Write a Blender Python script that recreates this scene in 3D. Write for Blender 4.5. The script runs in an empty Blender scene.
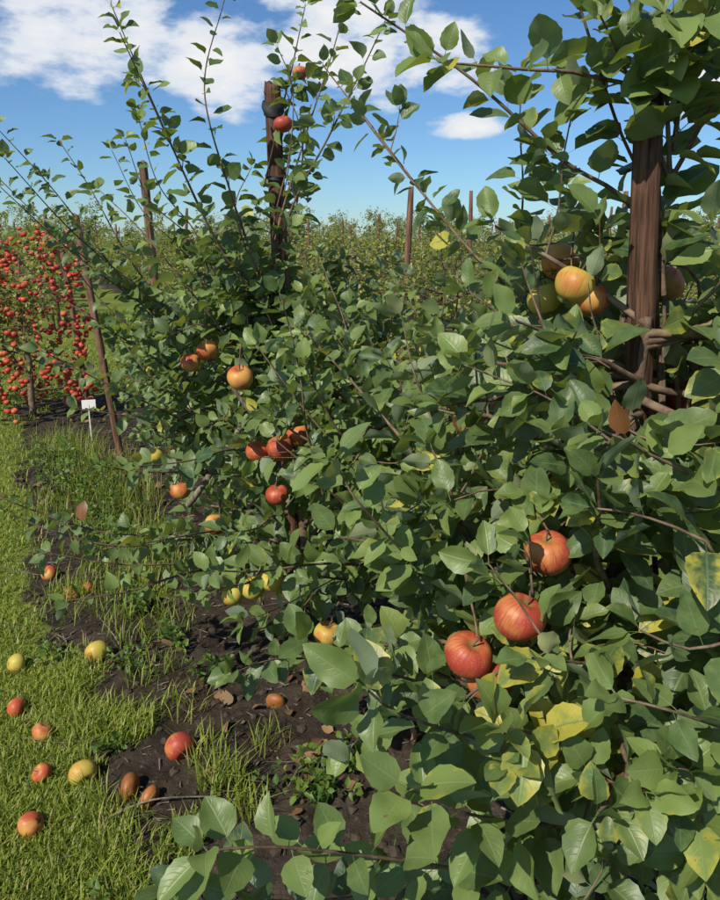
import bpy, math, random
import numpy as np
from mathutils import Vector, Matrix, noise as mnoise

random.seed(7)
RS = np.random.RandomState(11)
scene = bpy.context.scene
COL = scene.collection

# ------------------------------------------------------------ frame of the orchard row
O = np.array([0.26, 1.87]); D = np.array([-0.455, 0.89]); N = np.array([0.89, 0.455])
ROW = 3.3
def xy(s, q):
    p = O + D*s + N*q
    return float(p[0]), float(p[1])
def sq(x, y):
    dx, dy = x-O[0], y-O[1]
    return dx*D[0]+dy*D[1], dx*N[0]+dy*N[1]

def n2(x, y, f, seed=0.0):
    return mnoise.noise(Vector((x*f, y*f, seed)))
def ground_z(x, y):
    d = math.hypot(x, y)
    z = 0.035*n2(x, y, 0.7) 
    if d < 14:
        g = grass_mask(x, y)
        z += 0.018*n2(x, y, 5.0, 3)*(1-0.5*g) + 0.014*n2(x, y, 14.0, 5)*(1-g)
        z += 0.008*n2(x, y, 33.0, 9)*(1-g)
    return z
def grass_mask(x, y):
    s, q = sq(x, y)
    k = round(q/ROW)
    dq = abs(q-k*ROW)
    w = 1.0 if k == 0 else 0.75
    edge = w + 0.16*n2(x, y, 1.6, 2) + 0.12*n2(x, y, 6.0, 4)
    m = (dq-edge)/0.16+0.5
    if k == 0 and s > 6.2: m = max(m, (s-6.2)*1.5)
    m = max(m, (n2(x, y, 3.1, 12)-0.27)*5*(0.9 if dq > 0.45 else 0.0))
    return max(0.0, min(1.0, m))

# ------------------------------------------------------------ node helpers
def new_mat(name):
    m = bpy.data.materials.new(name); m.use_nodes = True
    nt = m.node_tree; nt.nodes.clear()
    return m, nt
def nd(nt, typ, **kw):
    n = nt.nodes.new(typ)
    for k, v in kw.items(): setattr(n, k, v)
    return n
def setin(nt, sock, v):
    if isinstance(v, bpy.types.NodeSocket): nt.links.new(v, sock)
    elif v is not None: sock.default_value = v
def math_(nt, op, a, b=None, c=None, clamp=False):
    n = nd(nt, 'ShaderNodeMath', operation=op); n.use_clamp = clamp
    setin(nt, n.inputs[0], a); setin(nt, n.inputs[1], b)
    if c is not None: setin(nt, n.inputs[2], c)
    return n.outputs[0]
def maprange(nt, v, a, b, c=0.0, d=1.0, smooth=True):
    n = nd(nt, 'ShaderNodeMapRange')
    if smooth: n.interpolation_type = 'SMOOTHSTEP'
    setin(nt, n.inputs[0], v); setin(nt, n.inputs[1], a); setin(nt, n.inputs[2], b); setin(nt, n.inputs[3], c); setin(nt, n.inputs[4], d)
    return n.outputs[0]
def mix(nt, f, a, b, blend='MIX'):
    n = nd(nt, 'ShaderNodeMix', data_type='RGBA', blend_type=blend)
    setin(nt, n.inputs[0], f)
    for s, v in ((n.inputs[6], a), (n.inputs[7], b)):
        if isinstance(v, tuple) and len(v) == 3: v = (*v, 1)
        setin(nt, s, v)
    return n.outputs[2]
def noise_(nt, vec, scale, detail=3, rough=0.55, dist=0.0):
    n = nd(nt, 'ShaderNodeTexNoise')
    if vec is not None: nt.links.new(vec, n.inputs['Vector'])
    n.inputs['Scale'].default_value = scale; n.inputs['Detail'].default_value = detail
    n.inputs['Roughness'].default_value = rough; n.inputs['Distortion'].default_value = dist
    return n.outputs[0]
def mapping(nt, vec, sc=(1,1,1), rot=(0,0,0)):
    n = nd(nt, 'ShaderNodeMapping'); nt.links.new(vec, n.inputs[0])
    n.inputs['Scale'].default_value = sc; n.inputs['Rotation'].default_value = rot
    return n.outputs[0]
def bump(nt, h, strength, dist=0.002):
    n = nd(nt, 'ShaderNodeBump'); n.inputs['Strength'].default_value = strength; n.inputs['Distance'].default_value = dist
    nt.links.new(h, n.inputs['Height']); return n.outputs[0]
def principled(nt, col, rough=0.5, spec=0.5, normal=None):
    n = nd(nt, 'ShaderNodeBsdfPrincipled')
    if isinstance(col, tuple): col = (*col[:3], 1)
    setin(nt, n.inputs['Base Color'], col); setin(nt, n.inputs['Roughness'], rough)
    n.inputs['Specular IOR Level'].default_value = spec
    if normal: nt.links.new(normal, n.inputs['Normal'])
    return n
def out(nt, sh):
    o = nd(nt, 'ShaderNodeOutputMaterial'); nt.links.new(sh, o.inputs[0])

# ------------------------------------------------------------ materials
def leaf_material(name, dark, light, yellow=(0.44, 0.40, 0.06), detail=True, trans=0.27, gloss=0.44, under=(0.24, 0.30, 0.21)):
    m, nt = new_mat(name)
    a = nd(nt, 'ShaderNodeAttribute', attribute_name='lc')
    sp = nd(nt, 'ShaderNodeSeparateColor'); nt.links.new(a.outputs['Color'], sp.inputs[0])
    hue, yel, brn = sp.outputs[0], sp.outputs[1], sp.outputs[2]
    base = mix(nt, hue, dark, light)
    normal = None
    geo = nd(nt, 'ShaderNodeNewGeometry')
    if detail:
        uv = nd(nt, 'ShaderNodeAttribute', attribute_name='luv')
        su = nd(nt, 'ShaderNodeSeparateXYZ'); nt.links.new(uv.outputs['Vector'], su.inputs[0])
        u, v = su.outputs[0], su.outputs[1]
        au = math_(nt, 'ABSOLUTE', u)
        mid = maprange(nt, au, 0.02, 0.09, 1.0, 0.0, False)
        ph = math_(nt, 'SUBTRACT', math_(nt, 'MULTIPLY', v, 7.0), math_(nt, 'MULTIPLY', math_(nt, 'POWER', au, 1.35), 2.3))
        ph = math_(nt, 'ADD', ph, math_(nt, 'MULTIPLY', math_(nt, 'SIGN', u), 0.22))
        fr = math_(nt, 'ABSOLUTE', math_(nt, 'SUBTRACT', math_(nt, 'FRACT', ph), 0.5))
        side = maprange(nt, fr, 0.0, 0.12, 1.0, 0.0, False)
        side = math_(nt, 'MULTIPLY', side, maprange(nt, au, 0.3, 1.0, 0.55, 0.05, False))
        vein = math_(nt, 'MAXIMUM', mid, side)
        tc = nd(nt, 'ShaderNodeTexCoord')
        nz = noise_(nt, tc.outputs['Object'], 55.0, 2)
        yf = math_(nt, 'ADD', math_(nt, 'MULTIPLY', yel, 1.5), math_(nt, 'MULTIPLY', math_(nt, 'SUBTRACT', nz, 0.5), 1.3))
        yf = math_(nt, 'ADD', yf, math_(nt, 'MULTIPLY', math_(nt, 'SUBTRACT', au, 0.5), 0.35))
        yf = math_(nt, 'SUBTRACT', yf, math_(nt, 'MULTIPLY', vein, 0.36))
        yf = maprange(nt, yf, 0.38, 1.0)
        yf = math_(nt, 'MULTIPLY', yf, math_(nt, 'MINIMUM', math_(nt, 'MULTIPLY', yel, 4.0), 1.0))
        base = mix(nt, maprange(nt, nz, 0.3, 0.75, 0.0, 0.4), base, light)
        col = mix(nt, yf, base, yellow)
        col = mix(nt, math_(nt, 'MULTIPLY', vein, 0.30), col, (0.26, 0.34, 0.15))
        spot = maprange(nt, nz, 0.71, 0.74)
        col = mix(nt, math_(nt, 'MULTIPLY', spot, 0.6), col, (0.12, 0.06, 0.015))
        h = math_(nt, 'MULTIPLY', vein, -1.0)
        normal = bump(nt, h, 0.4, 0.0011)
    else:
        col = mix(nt, yel, base, yellow)
    col = mix(nt, brn, col, (0.20, 0.085, 0.03))
    colu = mix(nt, math_(nt, 'MULTIPLY', yel, 0.6), mix(nt, 0.3, under, col), yellow)
    colu = mix(nt, brn, colu, (0.2, 0.10, 0.04))
    colf = mix(nt, geo.outputs['Backfacing'], col, colu)
    rough = math_(nt, 'ADD', math_(nt, 'MULTIPLY', geo.outputs['Backfacing'], 0.35), gloss)
    p = principled(nt, colf, rough, 0.5, normal)
    tr = nd(nt, 'ShaderNodeBsdfTranslucent')
    tcol = mix(nt, 0.6, col, (0.42, 0.54, 0.03))
    tcol = mix(nt, yel, tcol, (0.66, 0.56, 0.05))
    tcol = mix(nt, brn, tcol, (0.2, 0.08, 0.02))
    nt.links.new(tcol, tr.inputs[0])
    ms = nd(nt, 'ShaderNodeMixShader'); ms.inputs[0].default_value = trans
    nt.links.new(p.outputs[0], ms.inputs[1]); nt.links.new(tr.outputs[0], ms.inputs[2])
    out(nt, ms.outputs[0])
    return m
M_LEAF = leaf_material('apple_leaf', (0.028, 0.068, 0.030), (0.19, 0.265, 0.072))
M_LEAF_FAR_SUNLIT = leaf_material('apple_leaf_far_sun_tinted', (0.08, 0.11, 0.026), (0.32, 0.32, 0.075), detail=False, trans=0.3, gloss=0.5)  # golden sunlight on far trees painted in: brighter, yellower copy of the leaf colour
M_LITTER = leaf_material('dead_leaf', (0.10, 0.06, 0.03), (0.27, 0.17, 0.085), detail=False, trans=0.1, gloss=0.7, under=(0.24, 0.17, 0.10))
M_WEED = leaf_material('weed_leaf', (0.05, 0.12, 0.018), (0.13, 0.22, 0.03), detail=False, trans=0.35, gloss=0.5)

def bark_material(name, a, b, sc=(60, 60, 14), bs=0.8):
    m, nt = new_mat(name)
    tc = nd(nt, 'ShaderNodeTexCoord')
    v = mapping(nt, tc.outputs['Object'], sc)
    n1 = noise_(nt, v, 1.0, 4, 0.65, 0.4)
    n3 = noise_(nt, tc.outputs['Object'], 9.0, 2)
    c = mix(nt, maprange(nt, n1, 0.32, 0.68), a, b)
    c = mix(nt, maprange(nt, n3, 0.4, 0.7, 0, 0.4), c, tuple(x*0.45 for x in a))
    p = principled(nt, c, 0.85, 0.25, bump(nt, n1, bs, 0.004))
    out(nt, p.outputs[0]); return m
M_BARK = bark_material('apple_bark', (0.10, 0.075, 0.055), (0.28, 0.24, 0.19))
M_TWIG = bark_material('young_shoot_bark', (0.095, 0.06, 0.04), (0.25, 0.18, 0.12), (30, 30, 30), 0.4)
M_STAKE = bark_material('weathered_stake_wood', (0.035, 0.018, 0.012), (0.18, 0.09, 0.056), (130, 130, 7), 1.0)
M_STAKE2 = bark_material('old_stake_wood', (0.09, 0.045, 0.027), (0.28, 0.16, 0.10), (70, 70, 6), 0.8)
M_CUT = bark_material('cut_wood', (0.42, 0.30, 0.17), (0.55, 0.42, 0.27), (90, 90, 90), 0.2)
def plain(name, col, rough):
    m, nt = new_mat(name); tc = nd(nt, 'ShaderNodeTexCoord')
    n = noise_(nt, tc.outputs['Object'], 30, 3)
    c = mix(nt, n, tuple(x*0.8 for x in col), tuple(min(1, x*1.15) for x in col))
    out(nt, principled(nt, c, rough).outputs[0]); return m
M_RUBBER = plain('black_rubber', (0.02, 0.02, 0.022), 0.7)
M_LABEL = plain('white_label_plastic', (0.75, 0.75, 0.72), 0.4)

def apple_material(name, ground, blush, amount, streak=0.5):
    m, nt = new_mat(name)
    tc = nd(nt, 'ShaderNodeTexCoord'); oi = nd(nt, 'ShaderNodeObjectInfo')
    obj = tc.outputs['Object']
    add = nd(nt, 'ShaderNodeVectorMath', operation='ADD'); nt.links.new(obj, add.inputs[0])
    cx = nd(nt, 'ShaderNodeCombineXYZ')
    for i in range(3): nt.links.new(math_(nt, 'MULTIPLY', oi.outputs['Random'], 7.3), cx.inputs[i])
    nt.links.new(cx.outputs[0], add.inputs[1])
    sx = nd(nt, 'ShaderNodeSeparateXYZ'); nt.links.new(obj, sx.inputs[0])
    ang = math_(nt, 'ARCTAN2', sx.outputs[1], sx.outputs[0])
    ca = math_(nt, 'COSINE', ang); sa = math_(nt, 'SINE', ang)
    cv = nd(nt, 'ShaderNodeCombineXYZ')
    nt.links.new(math_(nt, 'MULTIPLY', ca, 8.5), cv.inputs[0]); nt.links.new(math_(nt, 'MULTIPLY', sa, 8.5), cv.inputs[1])
    nt.links.new(math_(nt, 'ADD', math_(nt, 'MULTIPLY', sx.outputs[2], 22.0), math_(nt, 'MULTIPLY', oi.outputs['Random'], 9.0)), cv.inputs[2])
    st = noise_(nt, cv.outputs[0], 1.7, 5, 0.8)
    big = noise_(nt, add.outputs[0], 18.0, 2)
    f = math_(nt, 'ADD', math_(nt, 'MULTIPLY', math_(nt, 'SUBTRACT', st, 0.5), streak*2.8), math_(nt, 'MULTIPLY', math_(nt, 'SUBTRACT', big, 0.5), 3.2))
    f = math_(nt, 'ADD', f, amount)
    f = maprange(nt, f, 0.05, 1.0)
    c = mix(nt, f, ground, blush)
    dark = tuple(x*0.6 for x in blush)
    c = mix(nt, math_(nt, 'MULTIPLY', f, maprange(nt, st, 0.50, 0.66, 0, 0.7)), c, dark)
    vo = nd(nt, 'ShaderNodeTexVoronoi'); nt.links.new(obj, vo.inputs['Vector']); vo.inputs['Scale'].default_value = 210
    dots = maprange(nt, vo.outputs['Distance'], 0.10, 0.2, 0.5, 0.0)
    c = mix(nt, dots, c, (0.52, 0.34, 0.17))
    rr = math_(nt, 'SQRT', math_(nt, 'ADD', math_(nt, 'POWER', sx.outputs[0], 2.0), math_(nt, 'POWER', sx.outputs[1], 2.0)))
    rus = maprange(nt, rr, 0.005, 0.014, 0.8, 0.0)
    c = mix(nt, rus, c, (0.22, 0.17, 0.05))
    p = principled(nt, c, math_(nt, 'ADD', math_(nt, 'MULTIPLY', st, 0.3), 0.34), 0.38, bump(nt, noise_(nt, obj, 60, 2), 0.15, 0.002))
    out(nt, p.outputs[0]); return m
A_RED = apple_material('apple_skin_red', (0.54, 0.21, 0.06), (0.38, 0.055, 0.034), 0.74)
A_ORANGE = apple_material('apple_skin_orange_red', (0.56, 0.29, 0.07), (0.46, 0.088, 0.036), 0.60)
A_YELLOW = apple_material('apple_skin_yellow', (0.48, 0.39, 0.07), (0.50, 0.20, 0.05), 0.18)
A_GREEN = apple_material('apple_skin_yellow_green', (0.36, 0.36, 0.06), (0.44, 0.24, 0.06), 0.0)
A_ROT = apple_material('apple_skin_rotten', (0.26, 0.09, 0.025), (0.42, 0.15, 0.04), 0.3)
A_BRIGHT = apple_material('small_apple_skin_scarlet', (0.55, 0.17, 0.055), (0.46, 0.045, 0.028), 0.72)

def ground_material():
    m, nt = new_mat('orchard_ground')
    a = nd(nt, 'ShaderNodeAttribute', attribute_name='grass')
    g = a.outputs['Fac']
    tc = nd(nt, 'ShaderNodeTexCoord'); ob = tc.outputs['Object']
    n1 = noise_(nt, ob, 7, 5, 0.7); n2_ = noise_(nt, ob, 45, 4, 0.7); n3 = noise_(nt, ob, 1.1, 3)
    dirt = mix(nt, maprange(nt, n1, 0.3, 0.7), (0.020, 0.015, 0.011), (0.062, 0.047, 0.034))
    dirt = mix(nt, maprange(nt, n2_, 0.56, 0.76, 0, 0.7), dirt, (0.17, 0.135, 0.10))
    grass = mix(nt, maprange(nt, n2_, 0.3, 0.7), (0.05, 0.08, 0.014), (0.17, 0.22, 0.035))
    grass = mix(nt, maprange(nt, n3, 0.35, 0.7, 0, 0.6), grass, (0.22, 0.25, 0.045))
    c = mix(nt, maprange(nt, math_(nt, 'ADD', g, math_(nt, 'MULTIPLY', math_(nt, 'SUBTRACT', n1, 0.5), 0.7)), 0.35, 0.65), dirt, grass)
    h = math_(nt, 'ADD', math_(nt, 'MULTIPLY', n1, 0.6), math_(nt, 'MULTIPLY', n2_, 0.5))
    p = principled(nt, c, 0.95, 0.15, bump(nt, h, 0.9, 0.025))
    out(nt, p.outputs[0]); return m
M_GROUND = ground_material()

def grass_material():
    m, nt = new_mat('grass_blade')
    a = nd(nt, 'ShaderNodeAttribute', attribute_name='lc')
    sp = nd(nt, 'ShaderNodeSeparateColor'); nt.links.new(a.outputs['Color'], sp.inputs[0])
    c = mix(nt, sp.outputs[0], (0.12, 0.20, 0.025), (0.38, 0.42, 0.07))
    c = mix(nt, sp.outputs[1], c, (0.45, 0.36, 0.16))
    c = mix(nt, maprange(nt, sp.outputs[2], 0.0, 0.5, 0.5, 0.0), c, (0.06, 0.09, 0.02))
    p = principled(nt, c, 0.5, 0.35)
    tr = nd(nt, 'ShaderNodeBsdfTranslucent'); nt.links.new(mix(nt, 0.5, c, (0.42, 0.52, 0.05)), tr.inputs[0])
    ms = nd(nt, 'ShaderNodeMixShader'); ms.inputs[0].default_value = 0.35
    nt.links.new(p.outputs[0], ms.inputs[1]); nt.links.new(tr.outputs[0], ms.inputs[2])
    out(nt, ms.outputs[0]); return m
M_GRASS = grass_material()

# ------------------------------------------------------------ mesh helpers
def mesh_np(name, verts, faces, mats, smooth=True, lc=None, luv=None, extra=None, matidx=None):
    me = bpy.data.meshes.new(name)
    faces = np.asarray(faces, dtype=np.int32)
    M, k = faces.shape
    me.vertices.add(len(verts)); me.vertices.foreach_set('co', np.asarray(verts, dtype=np.float32).ravel())
    me.loops.add(M*k); me.loops.foreach_set('vertex_index', faces.ravel())
    me.polygons.add(M)
    me.polygons.foreach_set('loop_start', np.arange(0, M*k, k, dtype=np.int32))
    me.polygons.foreach_set('loop_total', np.full(M, k, dtype=np.int32))
    me.polygons.foreach_set('use_smooth', np.full(M, smooth, dtype=bool))
    if matidx is not None: me.polygons.foreach_set('material_index', np.asarray(matidx, dtype=np.int32))
    if lc is not None:
        at = me.attributes.new('lc', 'FLOAT_COLOR', 'POINT')
        at.data.foreach_set('color', np.asarray(lc, dtype=np.float32).ravel())
    if luv is not None:
        at = me.attributes.new('luv', 'FLOAT_VECTOR', 'POINT')
        at.data.foreach_set('vector', np.asarray(luv, dtype=np.float32).ravel())
    if extra is not None:
        at = me.attributes.new(extra[0], 'FLOAT', 'POINT')
        at.data.foreach_set('value', np.asarray(extra[1], dtype=np.float32))
    me.update(calc_edges=True); 
    for m in mats: me.materials.append(m)
    return me
def add_obj(name, me, parent=None, loc=(0,0,0)):
    o = bpy.data.objects.new(name, me); COL.objects.link(o); o.location = loc
    if parent: o.parent = parent
    return o
def empty(name, loc=(0,0,0)):
    e = bpy.data.objects.new(name, None); e.empty_display_size = 0.2; COL.objects.link(e); e.location = loc; return e

# leaf templates ---------------------------------------------------
def leaf_template(rows, cols, fold, curl, wave, ph, twist=0.0, serr=0.05, width=0.33, petiole=True):
    vs = []; uv = []
    fr = np.linspace(-1, 1, cols)
    rowsv = []
    if petiole: rowsv += [(-0.26, 0.012), (-0.06, 0.010)]
    for i in range(rows):
        v = i/(rows-1)
        w = width*(math.sin(math.pi*min(1, v**0.80)))**0.68 if 0 < v < 1 else 0.010
        if v > 0.8: w *= 1-0.2*(v-0.8)/0.2
        if i == rows-1: w = 0.003
        if 0 < i < rows-1: w *= 1+serr*(1 if i % 2 else -1)
        rowsv.append((v, w))
    for (v, w) in rowsv:
        vv = max(v, 0)
        for f in fr:
            x = f*w
            z = abs(f)*w*fold - curl*vv*vv + wave*math.sin(vv*10+ph+(2.0 if f > 0 else 0))*abs(f)**1.5*(1 if w > 0.02 else 0)
            if v < 0: z = -0.25*v*v*2
            a = twist*vv
            x, z2 = x*math.cos(a), z + x*math.sin(a)
            vs.append((x, v+0.26, z2)); uv.append((f, vv, 0))
    nr = len(rowsv); F = []
    for i in range(nr-1):
        for j in range(cols-1):
            a = i*cols+j
            F.append((a, a+1, a+cols+1, a+cols))
    return np.array(vs), np.array(F), np.array(uv)
def templates(rows, cols, **kw):
    T = []
    for i in range(10):
        T.append(leaf_template(rows, cols, fold=random.uniform(0.08, 0.65), curl=random.uniform(-0.08, 0.40), wave=random.uniform(0.015, 0.055),
                 ph=random.uniform(0, 6), twist=random.uniform(-0.7, 0.7), width=random.uniform(0.30, 0.39), **kw))
    return T
T_HI = templates(11, 5, serr=0.035)
T_MID = templates(6, 3, serr=0.03)
T_LOW = templates(4, 3, serr=0.0, petiole=False)
T_WEED = templates(4, 3, serr=0.0, petiole=False)

class Foliage:
    def __init__(self):
        self.wv = []; self.wf = []; self.L = []; self.h0 = 0.4
    def tube(self, pts, r0, r1, sides=5):
        pts = [Vector(p) for p in pts]; n = len(pts)
        base = len(self.wv); up = Vector((0.13, 0.2, 0.97)).normalized(); prev = None
        for i, p in enumerate(pts):
            t = (pts[min(i+1, n-1)]-pts[max(i-1, 0)]).normalized()
            if prev is None:
                a = t.cross(up)
                if a.length < 0.1: a = t.cross(Vector((1, 0, 0)))
            else: a = prev - t*prev.dot(t)
            a.normalize(); prev = a; b = t.cross(a)
            r = r0+(r1-r0)*i/(n-1)
            for k in range(sides):
                an = 2*math.pi*k/sides
                self.wv.append(tuple(p+(a*math.cos(an)+b*math.sin(an))*r))
        for i in range(n-1):
            for k in range(sides):
                k2 = (k+1) % sides
                self.wf.append((base+i*sides+k, base+i*sides+k2, base+(i+1)*sides+k2, base+(i+1)*sides+k))
    def leaf(self, p, d, n, L, yel=0.0, brn=0.0, hue=None):
        if hue is None: hue = min(1, max(0, random.gauss(self.h0, 0.20)))
        self.L.append((p[0], p[1], p[2], d[0], d[1], d[2], n[0], n[1], n[2], L, hue, yel, brn))
    def leafy(self, pts, r0, r1, spacing=0.024, size=0.075, start=0.1, yel=0.0, rosette=True, sides=5, droop=0.0):
        P = catmull(pts, 0.03)
        self.tube(P, r0, r1, sides)
        hb = random.gauss(0.33, 0.24)
        cum = [0]
        for i in range(1, len(P)): cum.append(cum[-1]+(P[i]-P[i-1]).length)
        tot = cum[-1]; s = start*tot + random.random()*spacing; ang = random.uniform(0, 6.28); i = 0
        while s < tot:
            while i < len(cum)-2 and cum[i+1] < s: i += 1
            f = (s-cum[i])/max(1e-6, cum[i+1]-cum[i])
            p = P[i].lerp(P[i+1], min(1, f)); t = (P[i+1]-P[i]).normalized()
            self.h0 = hb+0.22*(s/tot)
            self.put(p, t, ang, size*(1-0.35*(s/tot)**3)*random.uniform(0.66, 1.15), yel, 0.78, droop)
            ang += 2.4+random.uniform(-0.3, 0.3); s += spacing*random.uniform(0.7, 1.3)
        if rosette:
            t = (P[-1]-P[-2]).normalized()
            self.h0 = hb+0.3
            for k in range(4):
                self.put(P[-1], t, ang+k*2.0, size*random.uniform(0.45, 0.85), yel*0.7, 0.45+0.2*random.random(), droop)
    def put(self, p, t, ang, L, yel, spread, droop=0.0):
        a = t.cross(Vector((0.05, 0.1, 1)))
        if a.length < 0.05: a = Vector((1, 0, 0))
        a.normalize(); b = t.cross(a)
        rad = a*math.cos(ang)+b*math.sin(ang)
        d = (rad*spread + t*(1.1-spread) + Vector((0, 0, 0.02-droop)) + rv(0.2)).normalized()
        n = (t*0.30+Vector((-0.10, -0.20, 0.80))+rv(0.48))
        n = n-d*n.dot(d)
        if n.length < 0.05: n = rad
        n.normalize()
        y = max(0.0, random.gauss(yel, 0.14)) if random.random() < 0.5+yel else 0.0
        if random.random() < 0.010: y = random.uniform(0.5, 0.9)
        br = 1.0 if random.random() < 0.0012 else 0.0
        self.leaf(p, d, n, L, min(1, y), br)
    def build(self, name, parent, T, mat_leaf, mat_wood, caps=None, cam_clear=True):
        if self.wv: add_obj('trunk_and_branches', mesh_np(name+'_wood', self.wv, self.wf, [mat_wood]), parent)
        me = self.leaf_mesh(name+'_leaves', T, mat_leaf, caps, cam_clear)
        if me: add_obj('leaves', me, parent)
    def leaf_mesh(self, name, T, mat, caps=None, cam_clear=False):
        A = np.array(self.L, dtype=np.float64)
        if len(A) == 0: return None
        C = A[:, 0:3]+A[:, 3:6]*A[:, 9:10]*0.75
        keep = np.ones(len(A), bool)
        if caps:
            for (a, b, r) in caps:
                a = np.array(a); b = np.array(b); ab = b-a
                t = np.clip(((C-a)@ab)/max(1e-9, ab@ab), 0, 1)
                dd = np.linalg.norm(C-(a+t[:, None]*ab), axis=1)
                keep &= dd > r
        if cam_clear: keep &= np.linalg.norm(C-np.array([0, 0, 1.6]), axis=1) > 0.62
        keep &= C[:, 2] > 0.03
        A = A[keep]
        V = []; F = []; U = []; CC = []; off = 0
        idx = RS.randint(0, len(T), len(A))
        for ti, (tv, tf, tu) in enumerate(T):
            B = A[idx == ti]
            if len(B) == 0: continue
            d = B[:, 3:6]; n = B[:, 6:9]; x = np.cross(d, n); L = B[:, 9][:, None, None]
            wv = RS.uniform(0.85, 1.12, (len(B), 1, 1))
            v = B[:, None, 0:3]+L*(x[:, None, :]*tv[None, :, 0:1]*wv+d[:, None, :]*tv[None, :, 1:2]+n[:, None, :]*tv[None, :, 2:3])
            K = len(tv); m = len(B)
            V.append(v.reshape(-1, 3))
            F.append((tf[None]+(np.arange(m)*K)[:, None, None]+off).reshape(-1, 4)); off += m*K
            U.append(np.tile(tu, (m, 1)))
            c = np.ones((m, K, 4)); c[:, :, 0:3] = B[:, None, 10:13]
            CC.append(c.reshape(-1, 4))
        return mesh_np(name, np.concatenate(V), np.concatenate(F), [mat], True, np.concatenate(CC), np.concatenate(U))

def rv(s): return Vector((random.gauss(0, s), random.gauss(0, s), random.gauss(0, s)))
def catmull(pts, step):
    P = [Vector(p) for p in pts]
    if len(P) == 2: P = [P[0], (P[0]+P[1])/2, P[1]]
    Q = [P[0]*2-P[1]]+P+[P[-1]*2-P[-2]]
    res = []
    for i in range(1, len(Q)-2):
        p0, p1, p2, p3 = Q[i-1:i+3]
        n = max(1, int((p2-p1).length/step))
        for k in range(n):
            t = k/n
            res.append(0.5*((2*p1)+(p2-p0)*t+(2*p0-5*p1+4*p2-p3)*t*t+(3*p1-p0-3*p2+p3)*t**3))
    res.append(P[-1]); return res
def wander(p, d, L, n, jit, lift):
    pts = [Vector(p)]; d = Vector(d).normalized()
    for i in range(n):
        d = (d+rv(jit)+Vector((0, 0, lift))).normalized()
        pts.append(pts[-1]+d*(L/n))
    return pts

def grow_tree(F, x, y, H, nb, reach, seed, size=0.075, zlo=0.3, yel=0.05, lat=0.065, detail=1.0, sides=5, spacing=0.023, upshoots=4):
    random.seed(seed)
    z0 = ground_z(x, y)-0.05
    tr = [Vector((x, y, z0))]
    lx = ly = 0
    for i in range(1, 9):
        lx += random.gauss(0, 0.012); ly += random.gauss(0, 0.012)
        tr.append(Vector((x+lx, y+ly, z0+H*i/8)))
    F.tube(catmull(tr, 0.06), 0.034, 0.008, 8)
    for b in range(nb):
        z = zlo+(H*0.97-zlo)*random.random()**0.85
        f = min(7.99, max(0, (z-z0)/H*8)); i = int(f); p = tr[i].lerp(tr[min(i+1, 8)], f-i)
        az = random.uniform(0, 2*math.pi); el = random.uniform(-0.2, 0.62)
        L = reach*(1-0.45*(z/H)**1.5)*random.uniform(0.65, 1.08)
        d = Vector((math.cos(az)*math.cos(el), math.sin(az)*math.cos(el), math.sin(el)))
        pts = wander(p, d, L, 6, 0.13, random.uniform(-0.07, 0.06))
        r = 0.005+0.010*L
        F.leafy(pts, r, 0.0022, spacing*1.5, size, 0.35, yel, sides=sides)
        P = catmull(pts, lat)
        for k in range(2, len(P)-1):
            t = (P[k+1]-P[k]).normalized()
            q = rv(1.0); q = (q-t*q.dot(t)).normalized()
            dd = (q*0.9+t*0.45+Vector((0, 0, 0.35))).normalized()
            ll = random.uniform(0.05, 0.2)*detail
            if random.random() < 0.16: ll *= 1.8
            F.leafy(wander(P[k], dd, ll, 3, 0.12, 0.06), 0.0026, 0.0014, spacing, size, 0.05, yel, sides=3)
    for u in range(upshoots):
        z = H*random.uniform(0.55, 0.98); i = min(7, int(z/H*8)); p = tr[i]
        az = random.uniform(0, 6.28)
        p = p+Vector((math.cos(az), math.sin(az), 0))*random.uniform(0, reach*0.5)
        F.leafy(wander(p, (math.cos(az)*0.3, math.sin(az)*0.3, 1), random.uniform(0.3, 0.65), 5, 0.09, 0.05), 0.004, 0.0015, 0.034, size*0.85, 0.05, yel)

# ------------------------------------------------------------ GROUND
def build_ground():
    n = 380
    t = np.linspace(-1, 1, n); a = 8.2
    g = np.sinh(a*t)/math.sinh(a)
    gx = -0.6+g*900.0; gy = 2.4+g*900.0
    V = np.zeros((n*n, 3)); G = np.zeros(n*n)
    k = 0
    for j in range(n):
        yy = gy[j]
        for i in range(n):
            xx = gx[i]
            if abs(xx) < 70 and abs(yy) < 70:
                G[k] = grass_mask(xx, yy); V[k] = (xx, yy, ground_z(xx, yy))
            else:
                G[k] = 0.8; V[k] = (xx, yy, 0)
            k += 1
    ii, jj = np.meshgrid(np.arange(n-1), np.arange(n-1)); b = (jj*n+ii).ravel()
    F = np.stack([b, b+1, b+n+1, b+n], 1)
    add_obj('ground', mesh_np('ground', V, F, [M_GROUND], True, extra=('grass', G)))
build_ground()

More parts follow.
